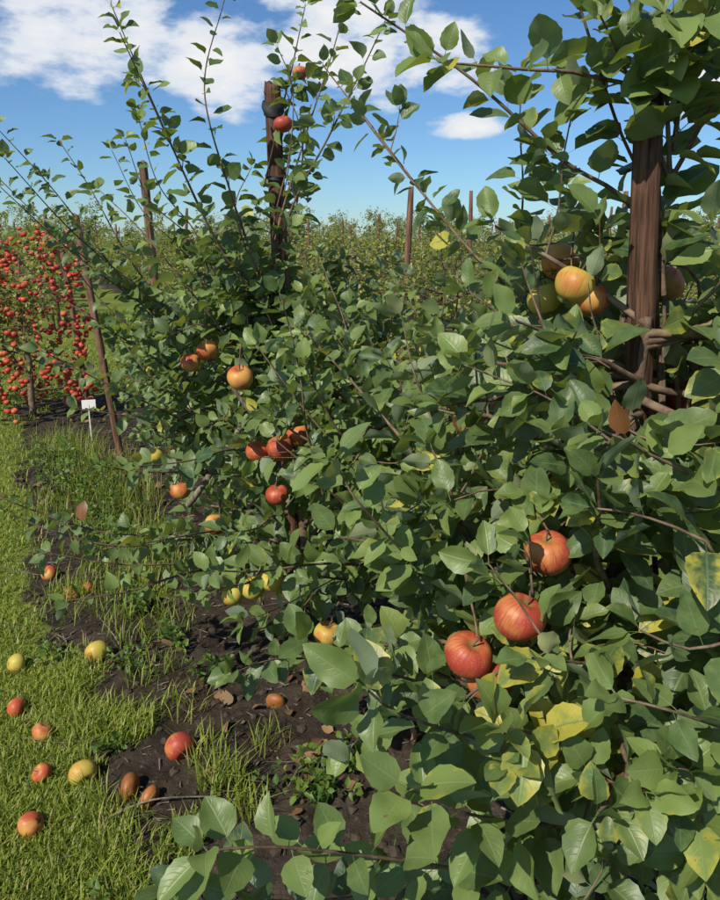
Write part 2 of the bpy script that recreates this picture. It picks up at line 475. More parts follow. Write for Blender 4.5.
def build_grass():
    V = []; F = []; C = []
    cnt = 0; target = 100000; tries = 0
    def blade(x, y, h, w, dry=0.0, dark=0.0):
        nonlocal cnt
        z = ground_z(x, y)-0.004
        az = random.uniform(0, 6.28); lean = random.uniform(0.1, 1.0)*h
        ca, sa = math.cos(az), math.sin(az); px, py = -sa*w, ca*w
        b = len(V); hue = min(1, max(0, random.gauss(0.5, 0.25)))
        for (f, ww) in ((0, 1.0), (0.6, 0.8), (1.0, 0.08)):
            cx = x+ca*lean*f*f; cy = y+sa*lean*f*f; cz = z+h*f*(1-0.25*f*lean/h)
            V.append((cx-px*ww, cy-py*ww, cz)); V.append((cx+px*ww, cy+py*ww, cz))
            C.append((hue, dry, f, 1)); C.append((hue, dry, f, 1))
        for i in range(2):
            a = b+2*i; F.append((a, a+1, a+3, a+2))
        cnt += 1
    random.seed(5)
    while cnt < target and tries < 900000:
        tries += 1
        r = random.random()**1.7*12+0.9; th = random.uniform(-0.75, 0.12)
        x = r*math.sin(th); y = r*math.cos(th)
        if random.random() > 0.9*min(1.0, 1.6/r+0.28) : continue
        g = grass_mask(x, y)
        if random.random() > g**1.5: continue
        s, q = sq(x, y)
        tuft = 0.5+0.5*n2(x, y, 4.5, 21)
        h = random.uniform(0.016, 0.036)*(0.6+1.0*tuft)
        if abs(q) < 1.0 and s < 6: h *= 1.9
        w = 0.0015*(1+0.28*r)
        blade(x, y, h*(1+0.02*r), w, dry=1.0 if random.random() < 0.06 else 0.0)
    for (tx, ty, nn, hh, rr) in [(-0.42,1.80,130,0.14,0.07),(-0.33,1.72,80,0.11,0.06),(-0.5,1.95,70,0.10,0.08),(-1.21,3.02,300,0.13,0.28),(-1.62,4.22,500,0.24,0.38),
                              (-1.15,3.5,300,0.17,0.28),(-0.9,2.75,200,0.12,0.2),(-0.62,2.2,70,0.09,0.1),(-0.97,2.05,80,0.07,0.13),(-2.3,5.4,300,0.25,0.3),(-0.75,1.5,80,0.08,0.12),(-1.9,4.9,300,0.22,0.35),(-0.3,2.0,50,0.1,0.07),(-1.3,3.7,300,0.2,0.3),(0.9,1.5,120,0.12,0.1),(.55,1.25,40,.08,.08),(-1.0,3.2,200,0.15,0.2),(-.8,2.4,90,.1,.12)]:
        for i in range(nn):
            a = random.uniform(0, 6.28); r = rr*random.random()**0.6
            blade(tx+r*math.cos(a), ty+r*math.sin(a), hh*random.uniform(0.5, 1.1), 0.0022, dry=1.0 if random.random() < 0.06 else 0.0)
    for i in range(14000):
        s = random.uniform(1, 16); q = random.choice([random.uniform(0.85, 2.6), random.uniform(0.85, 2.6), random.uniform(4.0, 6.0)])
        x, y = xy(s, q)
        if grass_mask(x, y) < 0.3: continue
        blade(x, y, random.uniform(0.05, 0.13), 0.006)
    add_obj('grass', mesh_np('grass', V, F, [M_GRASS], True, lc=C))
build_grass()

def build_litter():
    random.seed(31)
    F = Foliage()
    for i in range(4600):
        s = random.uniform(-1.5, 6); q = random.gauss(-0.5, 0.45)
        x, y = xy(s, q)
        if y < 0.3: continue
        p = Vector((x, y, ground_z(x, y)+0.004)); a = random.uniform(0, 6.28)
        d = Vector((math.cos(a), math.sin(a), random.uniform(-0.1, 0.4))).normalized()
        n = Vector((random.gauss(0, 0.5), random.gauss(0, 0.5), random.choice([1, 1, -1]))); n = (n-d*n.dot(d)).normalized()
        F.leaf(p, d, n, random.uniform(0.012, 0.065), yel=0.8 if random.random() < 0.04 else 0.0, hue=random.random(), brn=random.random()*0.6)
    add_obj('leaf_litter', F.leaf_mesh('leaf_litter', T_MID, M_LITTER))
    F = Foliage()
    for i in range(1800):
        s = random.uniform(-1.2, 5); q = random.uniform(-1.1, 0.4); x, y = xy(s, q)
        p = Vector((x, y, ground_z(x, y)+0.006)); a = random.uniform(0, 6.28)
        big = random.random() < 0.10
        F.tube(wander(p, (math.cos(a), math.sin(a), 0.05), random.uniform(0.05, 0.22) if big else random.uniform(0.012, 0.045), 3, 0.12, 0), random.uniform(0.0015, 0.0045), 0.001, 4)
    F.tube(catmull([(0.47, 1.44, 0.035), (0.62, 1.50, 0.05), (0.80, 1.59, 0.055)], 0.03), 0.009, 0.006, 7)
    F.tube(catmull([(-0.72, 1.66, 0.03), (-0.6, 1.72, 0.04), (-0.42, 1.74, 0.035)], 0.03), 0.004, 0.002, 5)
    add_obj('fallen_twigs', mesh_np('fallen_twigs', F.wv, F.wf, [M_BARK]))
    V = []; Fc = []
    ico = [(0,0,1),(0.89,0,0.45),(0.28,0.85,0.45),(-0.72,0.53,0.45),(-0.72,-0.53,0.45),(0.28,-0.85,0.45),(0.72,0.53,-0.45),(-0.28,0.85,-0.45),(-0.89,0,-0.45),(-0.28,-0.85,-0.45),(0.72,-0.53,-0.45),(0,0,-1)]
    fi = [(0,1,2),(0,2,3),(0,3,4),(0,4,5),(0,5,1),(1,6,2),(2,7,3),(3,8,4),(4,9,5),(5,10,1),(2,6,7),(3,7,8),(4,8,9),(5,9,10),(1,10,6),(11,7,6),(11,8,7),(11,9,8),(11,10,9),(11,6,10)]
    for i in range(4500):
        s = random.uniform(-1.3, 5); q = random.uniform(-1.15, 0.6); x, y = xy(s, q)
        if grass_mask(x, y) > 0.6: continue
        r = 0.004+0.018*random.random()**3; z = ground_z(x, y)+r*0.2; b = len(V)
        for v in ico:
            k = r*random.uniform(0.65, 1.2); V.append((x+v[0]*k, y+v[1]*k, z+v[2]*k*0.7))
        Fc += [(b+a, b+c, b+d) for a, c, d in fi]
    m, nt = new_mat('soil_clod'); tc = nd(nt, 'ShaderNodeTexCoord'); nn = noise_(nt, tc.outputs['Object'], 25, 4)
    out(nt, principled(nt, mix(nt, nn, (0.022, 0.016, 0.012), (0.11, 0.085, 0.062)), 0.95, 0.1).outputs[0])
    add_obj('soil_clods', mesh_np('soil_clods', V, Fc, [m], False))
build_litter()

def build_weeds():
    for wi, (wx, wy, R, nst) in enumerate([(-0.15,1.76,0.11,16),(-0.02,1.9,0.09,10),(-1.5,3.9,0.22,26),(-1.75,4.4,0.28,30),(-1.2,2.5,0.07,9),(-0.62,1.35,0.07,8),(0.62,1.30,0.08,9),(-2.2,4.95,0.25,22),(0.9,1.6,0.1,10),(-1.25,3.4,0.16,20),(-0.9,2.45,0.08,10),(-1.0,2.9,0.12,16),(-0.8,1.95,0.05,8),(-0.45,1.6,0.05,8),(-0.55,2.35,0.09,11),(-1.35,3.6,0.18,20),(-0.75,2.6,0.09,12)]):
        random.seed(100+wi)
        F = Foliage(); z = ground_z(wx, wy)
        for i in range(nst):
            a = random.uniform(0, 6.28); e = random.uniform(0.3, 1.4)
            d = Vector((math.cos(a)*math.cos(e), math.sin(a)*math.cos(e), math.sin(e)))
            F.leafy(wander((wx+random.gauss(0, R*0.2), wy+random.gauss(0, R*0.2), z), d, R*random.uniform(0.6, 1.2), 3, 0.15, -0.02), 0.0016, 0.001, 0.018, 0.030+0.05*R, 0.2, 0.0, sides=3)
        e = empty('weed_plant')
        F.build('weed', e, T_WEED, M_WEED, M_WEED, cam_clear=False)
build_weeds()

# ------------------------------------------------------------ APPLES
def apple_mesh(name, mat, R=0.042, squash=0.9, nu=36, nv=26, seed=0, stem=True):
    r_ = random.Random(seed)
    V = []; F = []; MI = []
    p1, p2, ax, ay = r_.uniform(0, 6.28), r_.uniform(0, 6.28), r_.uniform(-0.05, 0.05), r_.uniform(-0.05, 0.05)
    for i in range(nv+1):
        a = math.pi*i/nv
        for j in range(nu):
            ph = 2*math.pi*j/nu
            r = math.sin(a)*(1+0.07*math.cos(a)+0.02*math.cos(5*ph+p1)*(0.4+0.6*(a/math.pi))+0.025*math.cos(2*ph+p2))
            z = math.cos(a)*squash - 0.30*math.exp(-(a/0.36)**2) + 0.17*math.exp(-((math.pi-a)/0.32)**2)*(1+0.35*math.cos(5*ph+p1))
            V.append((R*(r*math.cos(ph)+ax*math.cos(a)), R*(r*math.sin(ph)+ay*math.cos(a)), R*z))
    for i in range(nv):
        for j in range(nu):
            j2 = (j+1) % nu
            F.append((i*nu+j, (i+1)*nu+j, (i+1)*nu+j2, i*nu+j2)); MI.append(0)
    if stem:
        T = Foliage(); 
        T.tube(catmull([(ax*R, ay*R, R*0.55), (ax*R+0.001, ay*R, R*0.85), (r_.uniform(-.006, .006), r_.uniform(-.006, .006), R*1.22)], 0.006), 0.0013, 0.0018, 6)
        b = len(V); V += T.wv; F += [tuple(x+b for x in f) for f in T.wf]; MI += [1]*len(T.wf)
        zb = -R*(squash-0.16)
        for k in range(5):
            an = 2*math.pi*k/5; b = len(V)
            for (rr, zz, w) in ((0.04, 0.0, 0.05), (0.12, -0.05, 0.035), (0.17, -0.01, 0.008)):
                for s_ in (-1, 1):
                    V.append((R*(rr*math.cos(an)-s_*w*math.sin(an)-ax), R*(rr*math.sin(an)+s_*w*math.cos(an)-ay), zb+R*zz))
            F += [(b, b+1, b+3, b+2), (b+2, b+3, b+5, b+4)]; MI += [1, 1]
    return mesh_np(name, V, F, [mat, M_TWIG], True, matidx=MI)
AM = {}
for key, mat in (('red', A_RED), ('orange', A_ORANGE), ('yellow', A_YELLOW), ('green', A_GREEN), ('rot', A_ROT)):
    AM[key] = [apple_mesh('apple_'+key, mat, 0.040, random.uniform(0.84, 0.93), seed=i*7+len(key)) for i in range(3)]
# kind, x, y, z, scale, clearing length
hang = [
 ('red',.243,.985,1.045,.98,.3),('red',.312,1.10,1.10,1.0,.24),('red',.18,1.055,.935,1.02,.24),('red',.22,1.06,.883,.98,.18),
 ('red',-.256,2.21,.96,1.1,.45),('orange',-.20,2.27,.985,1.05,.45),('orange',-.33,2.21,.948,.9,.3),('orange',-.433,2.57,1.12,1.2,.45),
 ('orange',-.66,2.79,1.14,1.0,.2),('orange',-.59,2.79,1.19,1.05,.25),('orange',-.10,2.51,.905,.75,.3),('red',-.265,2.17,.816,.95,.4),
 ('red',-.278,2.83,2.0,.85,.12),('orange',.417,1.55,1.554,1.0,.6),('yellow',.403,1.385,1.518,.95,.5),('orange',.437,1.39,1.49,.9,.5),
 ('yellow',.385,1.53,1.48,.9,.5),('orange',.635,1.535,1.51,.95,.5),('red',.604,1.46,1.25,.9,.4),('red',.67,1.47,1.29,.9,.4),
 ('yellow',-.854,2.87,.737,1.0,.2),('orange',-.70,2.64,.664,1.0,.12),('yellow',.132,1.67,.56,1.1,.4),('yellow',-.09,1.78,.545,1.0,.3),
 ('red',.43,2.15,1.10,.8,.2),('yellow',.433,1.30,.35,1.1,.2),
 ('red',-.225,2.99,2.2,.7,.1),('red',.53,1.40,1.12,.8,.2),('yellow',-.36,2.20,.47,1.0,.3),('yellow',-.44,2.25,.42,1.0,.25),('yellow',-.28,2.1,.55,.95,.3),('orange',-.52,2.4,.62,.95,.2)]
caps = []
spurs = []
for i, (k, x, y, z, sc, ln) in enumerate(hang):
    random.seed(500+i)
    o = add_obj('apple', random.choice(AM[k]), None, (x, y, z))
    tx, ty = random.gauss(0, 0.3), random.gauss(0, 0.3)
    o.rotation_euler = (tx, ty, random.uniform(0, 6.28)); o.scale = (sc,)*3
    p = Vector((x, y, z))
    # fruit hangs in small openings on the alley side of the crown
    outw = Vector((-0.27, -0.95, 0.06)) if z > 1.4 else (Vector((-0.22, -0.86, 0.45)) if x > 0.1 else Vector((0.08, -0.94, 0.30)))
    if y > 1.4 and x > 0.1 and z < 1.4: outw = Vector((-0.30, -0.90, 0.28))
    caps.append((tuple(p), tuple(p+outw.normalized()*ln), 0.043*sc+(0.006 if i < 8 else 0.002)))
    top = p+(o.rotation_euler.to_matrix() @ Vector((0, 0, 0.047*sc)))
    back = Vector((random.gauss(0.1, 0.35), 0.9, random.uniform(-0.05, 0.2))).normalized()
    if z > 1.7 and x < 0: back = Vector((-0.3, 0.5, -0.8)).normalized()
    spurs.append(([top, top+back*0.035+Vector((0, 0, 0.008)), top+back*0.10+Vector((0, 0, 0.0)), top+back*(0.22 if z < 1.7 else 0.3)], k))
fallen = [('yellow',-1.04,2.51,1.2),('red',-.58,1.95,1.2),('yellow',-.85,1.84,1.05),('orange',-.98,1.85,.75),('orange',-.92,1.64,.9),
 ('yellow',-1.34,2.46,.95),('orange',-1.21,2.18,.9),('orange',-1.06,2.04,.85),('orange',-1.52,3.21,1.0),('rot',-.69,1.79,1.05),('rot',-.62,1.75,.9),
 ('rot',-1.29,3.09,.8),('rot',-1.34,3.02,.9),('rot',-.30,2.2,.9)]
for i, (k, x, y, sc) in enumerate(fallen):
    random.seed(700+i)
    o = add_obj('fallen_apple', AM[k][i % 3], None, (x, y, ground_z(x, y)+0.036*sc*(0.5 if k == 'rot' else 0.72)))
    o.rotation_euler = (random.uniform(0.5, 2.4), random.uniform(-0.8, 0.8), random.uniform(0, 6.28)); o.scale = (sc, sc*0.97, sc*(0.75 if k == 'rot' else 0.97))

# ------------------------------------------------------------ STAKES
def stake(base, top, r, mat, seed, tie=()):
    base = Vector(base); top = Vector(top)
    ax = (top-base); H = ax.length; ns = 28; nseg = max(12, int(H/0.025))
    V = []; F = []
    for i in range(nseg+1):
        h = H*i/nseg
        for k in range(ns):
            a = 2*math.pi*k/ns
            rr = r*(1+0.14*mnoise.noise(Vector((math.cos(a)*1.6, math.sin(a)*1.6, h*1.8+seed)))+0.12*mnoise.noise(Vector((math.cos(a)*5, math.sin(a)*5, h*3.5+seed*3))) - 0.16*max(0, mnoise.noise(Vector((math.cos(a)*9, math.sin(a)*9, h*1.1+seed*5)))))
            rr *= 1.06-0.1*i/nseg
            if i == nseg: rr *= 0.88
            V.append((rr*math.cos(a), rr*math.sin(a), h + (0.010*math.cos(a+seed)+0.006*math.sin(4*a) if i == nseg else 0)))
    for i in range(nseg):
        for k in range(ns):
            k2 = (k+1) % ns; F.append((i*ns+k, i*ns+k2, (i+1)*ns+k2, (i+1)*ns+k))
    b = nseg*ns
    for k in range(ns//2-1): F.append((b+k, b+k+1, b+ns-2-k, b+ns-1-k))
    q = Vector((0, 0, 1)).rotation_difference(ax.normalized())
    e = empty('wooden_stake', base); e.rotation_mode = 'QUATERNION'; e.rotation_quaternion = q
    add_obj('post', mesh_np('stake_post', V, F, [mat]), e)
    for (h0, h1) in tie:
        T = []; G = []
        for i in range(7):
            h = h0+(h1-h0)*i/6
            for k in range(ns):
                a = 2*math.pi*k/ns; rr = r*1.1+0.004*math.sin(i*math.pi/6)+0.003*math.sin(3*a+i)
                T.append((rr*math.cos(a), rr*math.sin(a), h+0.012*math.sin(a)))
        for i in range(6):
            for k in range(ns):
                k2 = (k+1) % ns; G.append((i*ns+k, i*ns+k2, (i+1)*ns+k2, (i+1)*ns+k))
        add_obj('rubber_tie', mesh_np('tie', T, G, [M_RUBBER]), e)
    return e
stake((0.63, 1.36, -0.1), (0.492, 1.35, 1.86), 0.0255, M_STAKE, 1.3)
stake((-0.30, 3.02, -0.1), (-0.335, 3.02, 2.17), 0.034, M_STAKE, 4.1, tie=((2.16, 2.21), (1.93, 1.95)))
stake((-1.42, 5.22, -0.1), (-1.47, 5.22, 2.10), 0.029, M_STAKE2, 7.7)
stake((-1.70, 4.95, -0.1), (-1.88, 5.0, 1.76), 0.024, M_STAKE2, 9.2)
stake((-2.65, 6.9, -0.1), (-2.75, 6.9, 1.5), 0.025, M_STAKE2, 12.2)
caps.append(((0.53, 1.35, 1.30), (0.492, 1.35, 1.80), 0.060))
caps.append(((0.47, 1.24, 1.34), (0.43, 1.24, 1.78), 0.055))
caps.append(((0.40, 1.08, 1.38), (0.37, 1.08, 1.74), 0.05))
caps.append(((-0.33, 2.93, 1.5), (-0.33, 2.93, 2.2), 0.085))
caps.append(((-0.30, 2.7, 1.5), (-0.30, 2.7, 2.1), 0.075))

# ------------------------------------------------------------ NEAR TREES
def hero_tree(name, s, q, H, nb, reach, seed, T, shoots=(), size=0.078, yel=0.06, zlo=0.25, upshoots=3, spur=(), twins=1):
    x, y = xy(s, q)
    e = empty(name)
    F = Foliage()
    grow_tree(F, x, y, H, nb, reach, seed, size, zlo=zlo, yel=yel, upshoots=upshoots)
    random.seed(seed+1)
    for sh in shoots:
        pts, r0, sp, sz, yl = sh
        longs = sp >= 0.0295
        allp = [pts]
        if longs:
            for tw in range(twins):
                off = rv(0.10); k0 = random.uniform(0.7, 0.95); m = len(pts)
                P = [Vector(p) for p in pts]
                allp.append([P[0]+(p-P[0])*k0+off*(j/(m-1))**1.3*1.3 for j, p in enumerate(P)])
        for ai, pp in enumerate(allp):
            F.leafy(pp, r0*(1 if ai == 0 else 0.75), 0.0016, sp*0.88, sz*1.10, 0.06, yl, sides=6)
            if len(pp) > 3 and longs:
                P = catmull(pp, 0.12)
                for k in range(1, len(P)-2):
                    if random.random() < 0.45:
                        t = (P[k+1]-P[k]).normalized(); w = rv(1); w = (w-t*w.dot(t)).normalized()
                        F.leafy(wander(P[k], w+t*0.6, random.uniform(0.03, 0.10), 2, 0.1, 0.1), 0.002, 0.0012, 0.02, sz, 0.1, yl, sides=4)
    for pp, k in spur:
        F.leafy(pp, 0.0018, 0.004, 0.03, 0.072, 0.15, 0.1, rosette=False, sides=5)
    F.build(name, e, T, M_LEAF, M_TWIG, caps)
    return e, F
LS = 0.034
shA = [
 ([(.60,1.38,1.25),(0.53,1.41,1.62),(0.36,1.39,1.74),(0.19,1.38,1.87),(0.00,1.36,1.98)],0.006,0.03,0.066,0.05),
 ([(.57,1.38,1.5),(0.50,1.36,1.81),(0.38,1.32,1.86),(0.26,1.27,1.86),(0.12,1.22,1.86)],0.006,0.028,0.074,0.05),
 ([(.57,1.38,1.4),(0.51,1.37,1.82),(0.47,1.34,1.92),(0.40,1.33,2.04)],0.006,0.018,0.085,0.12),
 ([(.57,1.38,1.4),(0.51,1.37,1.82),(0.55,1.35,1.94),(0.53,1.27,2.01)],0.006,0.018,0.085,0.05),
 ([(.55,1.36,1.7),(0.50,1.30,1.86),(0.46,1.20,1.92)],0.005,0.016,0.085,0.1),
 ([(.55,1.36,1.75),(0.53,1.30,1.88),(0.52,1.20,1.93)],0.005,0.016,0.085,0.05),
 ([(.55,1.36,1.7),(0.44,1.31,1.86),(0.37,1.25,1.93)],0.005,0.018,0.085,0.12),
 ([(.55,1.36,1.7),(0.60,1.29,1.85),(0.64,1.20,1.90)],0.005,0.022,0.08,0.1),
 ([(0.62,1.50,1.1),(0.53,1.60,1.39),(0.35,1.74,1.49),(0.20,1.89,1.66),(-0.01,2.08,1.94)],0.006,LS,0.062,0.02),
 ([(.60,1.33,.95),(.47,1.14,1.23),(.335,1.13,1.37),(.255,1.16,1.46),(.175,1.18,1.52)],0.006,0.029,0.072,0.03),
 ([(.55,1.36,.6),(.19,1.35,.88),(.07,1.11,1.10),(-.015,1.04,1.23),(-.04,1.05,1.28)],0.006,0.026,0.070,0.0),
 ([(.60,1.33,.45),(.36,1.09,.70),(.17,.85,.93),(.05,.73,1.06),(.01,.69,1.12)],0.006,0.028,0.080,0.02),
 ([(.62,1.34,.30),(.43,1.14,.50),(.175,.86,.79),(.06,.745,.94)],0.006,0.028,0.082,0.03),
 ([(.62,1.34,.25),(.39,1.11,.40),(.06,.88,.69),(-.105,.765,.83),(-.19,.72,.87)],0.006,0.026,0.082,0.02),
 ([(.60,1.33,.5),(.47,1.09,.70),(.28,.89,.90),(.185,.81,.985)],0.006,0.020,0.082,0.48),
 ([(.55,1.3,.6),(.40,1.02,.80),(.27,.86,.89),(.20,.82,.92)],0.006,0.024,0.082,0.36),
 ([(.55,1.36,.5),(.23,1.21,.74),(.03,1.05,.91),(-.08,.975,1.01)],0.006,0.024,0.070,0.0),
 ([(.62,1.3,.35),(.57,.965,.62),(.46,.82,.85),(.41,.795,.93)],0.006,0.028,0.082,0.05),
 ([(.3,1.3,.2),(-.10,.94,.54),(-.21,.87,.66),(-.26,.79,.73)],0.006,0.026,0.08,0.0),
 ([(.62,1.3,.9),(.52,1.035,1.22),(.39,.96,1.32),(.33,.95,1.35)],0.006,0.026,0.074,0.12),
 ([(.62,1.3,.85),(.5,.92,1.17),(.40,.93,1.23),(.33,.94,1.24)],0.006,0.024,0.085,0.18),
 ([(.62,1.3,.8),(.53,.89,1.07),(.435,.84,1.08),(.37,.845,1.105)],0.006,0.026,0.08,0.15),
 ([(.62,1.3,.6),(.58,.93,.87),(.42,.815,1.0),(.34,.82,1.02)],0.006,0.026,0.08,0.10),
 ([(.65,1.4,1.25),(.66,1.44,1.52),(.545,1.45,1.56),(.447,1.46,1.6)],0.006,0.02,0.082,0.25),
 ([(.65,1.4,1.2),(.60,1.36,1.42),(.62,1.25,1.55),(.56,1.20,1.62)],0.006,0.022,0.078,0.3),
 ([(.65,1.4,1.2),(.70,1.36,1.45),(.70,1.30,1.60),(.66,1.25,1.72)],0.006,0.026,0.078,0.2),
 ([(.65,1.45,1.2),(.55,1.6,1.45),(.47,1.62,1.62),(.43,1.6,1.70)],0.006,0.022,0.078,0.2),
 ([(.65,1.4,1.0),(.66,1.2,1.25),(.60,1.1,1.38),(.54,1.05,1.43)],0.006,0.024,0.078,0.25),
]
shM = [
 ([(.2,1.7,.8),(.165,1.61,1.05),(.025,1.76,1.21),(-.16,1.92,1.38)],0.007,0.03,0.07,0.0),
 ([(.1,2.1,.7),(.0,1.9,1.0),(-.08,1.85,1.15),(-.14,1.8,1.3)],0.006,0.03,0.07,0.0),
 ([(.1,2.1,.6),(-.1,1.8,.75),(-.25,1.65,.8),(-.35,1.55,.85)],0.006,0.026,0.07,0.0),
 ([(.1,2.1,.9),(.25,2.2,1.2),(.3,2.25,1.45),(.27,2.3,1.6)],0.006,0.032,0.065,0.05),
 ([(.1,2.1,.4),(-.1,1.75,.5),(-.22,1.6,.58),(-.3,1.48,.62)],0.006,0.026,0.072,0.0),
]
shB = [
 ([(-.30,2.95,1.1),(-0.37,2.80,1.38),(-0.52,2.71,1.60),(-0.65,2.60,1.95),(-0.76,2.49,2.29)],0.007,LS,0.068,0.0),
 ([(-.30,2.95,1.1),(-0.37,2.77,1.45),(-0.47,2.76,1.77),(-0.54,2.75,2.10),(-0.45,2.72,2.37)],0.007,LS,0.068,0.0),
 ([(-.30,2.98,1.2),(-0.33,2.91,1.56),(-0.23,3.01,1.93),(-0.11,3.00,2.25),(-0.04,2.96,2.46)],0.007,0.03,0.07,0.03),
 ([(-.30,2.98,1.2),(-0.28,2.82,1.63),(-0.10,2.71,1.96),(0.02,2.67,2.17),(0.08,2.59,2.27)],0.007,0.03,0.07,0.0),
 ([(-.33,3.05,1.6),(-.32,3.08,2.0),(-.25,3.02,2.25),(-.2,2.98,2.42)],0.006,0.026,0.07,0.05),
 ([(-.30,3.0,1.5),(-.22,2.9,1.85),(-.22,2.84,2.0),(-.27,2.82,2.12)],0.005,0.026,0.072,0.05),
 ([(-.4,2.8,1.0),(-0.51,2.81,1.22),(-.64,2.76,1.42),(-.79,2.72,1.63),(-.94,2.76,1.77)],0.006,LS,0.066,0.0),
 ([(-.45,2.6,.4),(-.56,2.31,.60),(-.77,2.12,.66),(-.95,2.04,.75),(-1.05,2.01,.82)],0.006,LS,0.06,0.0),
 ([(-.4,2.5,.35),(-.53,2.19,.54),(-.70,1.99,.57),(-.85,1.89,.59)],0.006,0.034,0.06,0.0),
 ([(-.35,2.7,.8),(-.45,2.4,.9),(-.55,2.2,.92),(-.66,2.05,.95)],0.006,0.028,0.068,0.0),
 ([(-.35,2.7,.6),(-.3,2.3,.7),(-.32,2.05,.75),(-.38,1.9,.8)],0.006,0.024,0.072,0.0),
 ([(-.4,2.7,.5),(-.5,2.4,.6),(-.58,2.15,.68),(-.66,2.0,.72)],0.006,0.022,0.07,0.0),
 ([(-.35,2.5,.4),(-.35,2.2,.5),(-.42,1.95,.6),(-.48,1.85,.64)],0.006,0.024,0.072,0.0),
 ([(-.3,2.6,.4),(-.15,2.2,.5),(-.18,1.9,.55),(-.25,1.75,.6)],0.006,0.024,0.072,0.0),
 ([(-.4,2.7,.7),(-.6,2.45,.8),(-.72,2.3,.85),(-.82,2.2,.9)],0.006,0.026,0.068,0.0),
]
shL = [
 ([(-.75,3.6,.8),(-0.76,3.22,1.21),(-0.92,3.07,1.40),(-1.13,2.93,1.64),(-1.28,2.79,1.88)],0.007,LS,0.064,0.0),
 ([(-.8,3.6,.8),(-0.80,3.31,1.16),(-0.99,3.20,1.52),(-1.12,3.18,1.80),(-1.21,3.13,1.98)],0.007,LS,0.064,0.0),
 ([(-.7,3.4,.8),(-0.79,2.97,1.08),(-0.97,2.82,1.26),(-1.16,2.76,1.42),(-1.30,2.71,1.60)],0.006,LS,0.062,0.0),
 ([(-.6,3.3,1.0),(-0.58,3.05,1.36),(-0.68,3.02,1.60),(-0.82,2.96,1.75),(-0.88,2.92,1.96)],0.006,LS,0.064,0.0),
 ([(-.6,3.1,.7),(-0.70,2.72,0.93),(-0.94,2.57,1.11),(-1.11,2.50,1.23)],0.006,LS,0.062,0.0),
]
spA = [s_ for s_ in spurs if s_[0][0].x > 0.1]
spB = [s_ for s_ in spurs if s_[0][0].x <= 0.1]
hero_tree('apple_tree', -0.60, -0.02, 1.5, 54, 0.72, 21, T_HI, shA, yel=0.15, zlo=0.45, spur=spA)
hero_tree('apple_tree', 0.36, 0.0, 1.24, 48, 0.80, 22, T_HI, shM, yel=0.05)
hero_tree('apple_tree', 1.29, 0.05, 1.42, 48, 0.80, 23, T_MID, shB, yel=0.06, size=0.080, spur=spB, twins=1)
hero_tree('apple_tree', 2.35, 0.0, 1.17, 36, 0.72, 24, T_MID, shL, yel=0.06, upshoots=2, twins=2)
hero_tree('apple_tree', 3.4, 0.1, 1.05, 28, 0.6, 25, T_MID, (), yel=0.06, upshoots=4)
hero_tree('apple_tree', 4.4, 0.2, 0.95, 20, 0.5, 26, T_MID, (), yel=0.06, upshoots=2)

def limb(name, pts, r0, r1):
    F = Foliage(); F.tube(catmull(pts, 0.03), r0, r1, 9)
    e = empty(name); add_obj('wood', mesh_np(name, F.wv, F.wf, [M_BARK]), e)
    ring = F.wv[-9:]; c = tuple(sum(r[i] for r in ring)/9 for i in range(3))
    d = (Vector(pts[-1])-Vector(pts[-2])).normalized()*0.002
    cap = [tuple(Vector(r)+d) for r in ring]+[tuple(Vector(c)+d*1.5)]
    add_obj('cut_end', mesh_np('cut_end', cap, [(i, (i+1) % 9, 9) for i in range(9)], [M_CUT]), e)
limb('pruned_branch', [(0.60,1.36,1.42),(0.69,1.42,1.33),(0.76,1.45,1.14)], 0.016, 0.018)
limb('pruned_branch', [(0.60,1.45,1.02),(0.50,1.42,1.12),(0.41,1.38,1.08)], 0.011, 0.009)
limb('pruned_branch', [(-0.66,2.6,0.62),(-0.60,2.55,0.70),(-0.45,2.61,0.92)], 0.013, 0.010)
limb('pruned_branch', [(-0.33,2.95,.8),(-0.37,2.62,0.93),(-0.47,2.60,1.08)], 0.010, 0.007)
limb('pruned_branch', [(0.62,1.6,1.2),(0.55,1.60,1.26),(0.44,1.60,1.21)], 0.009, 0.007)

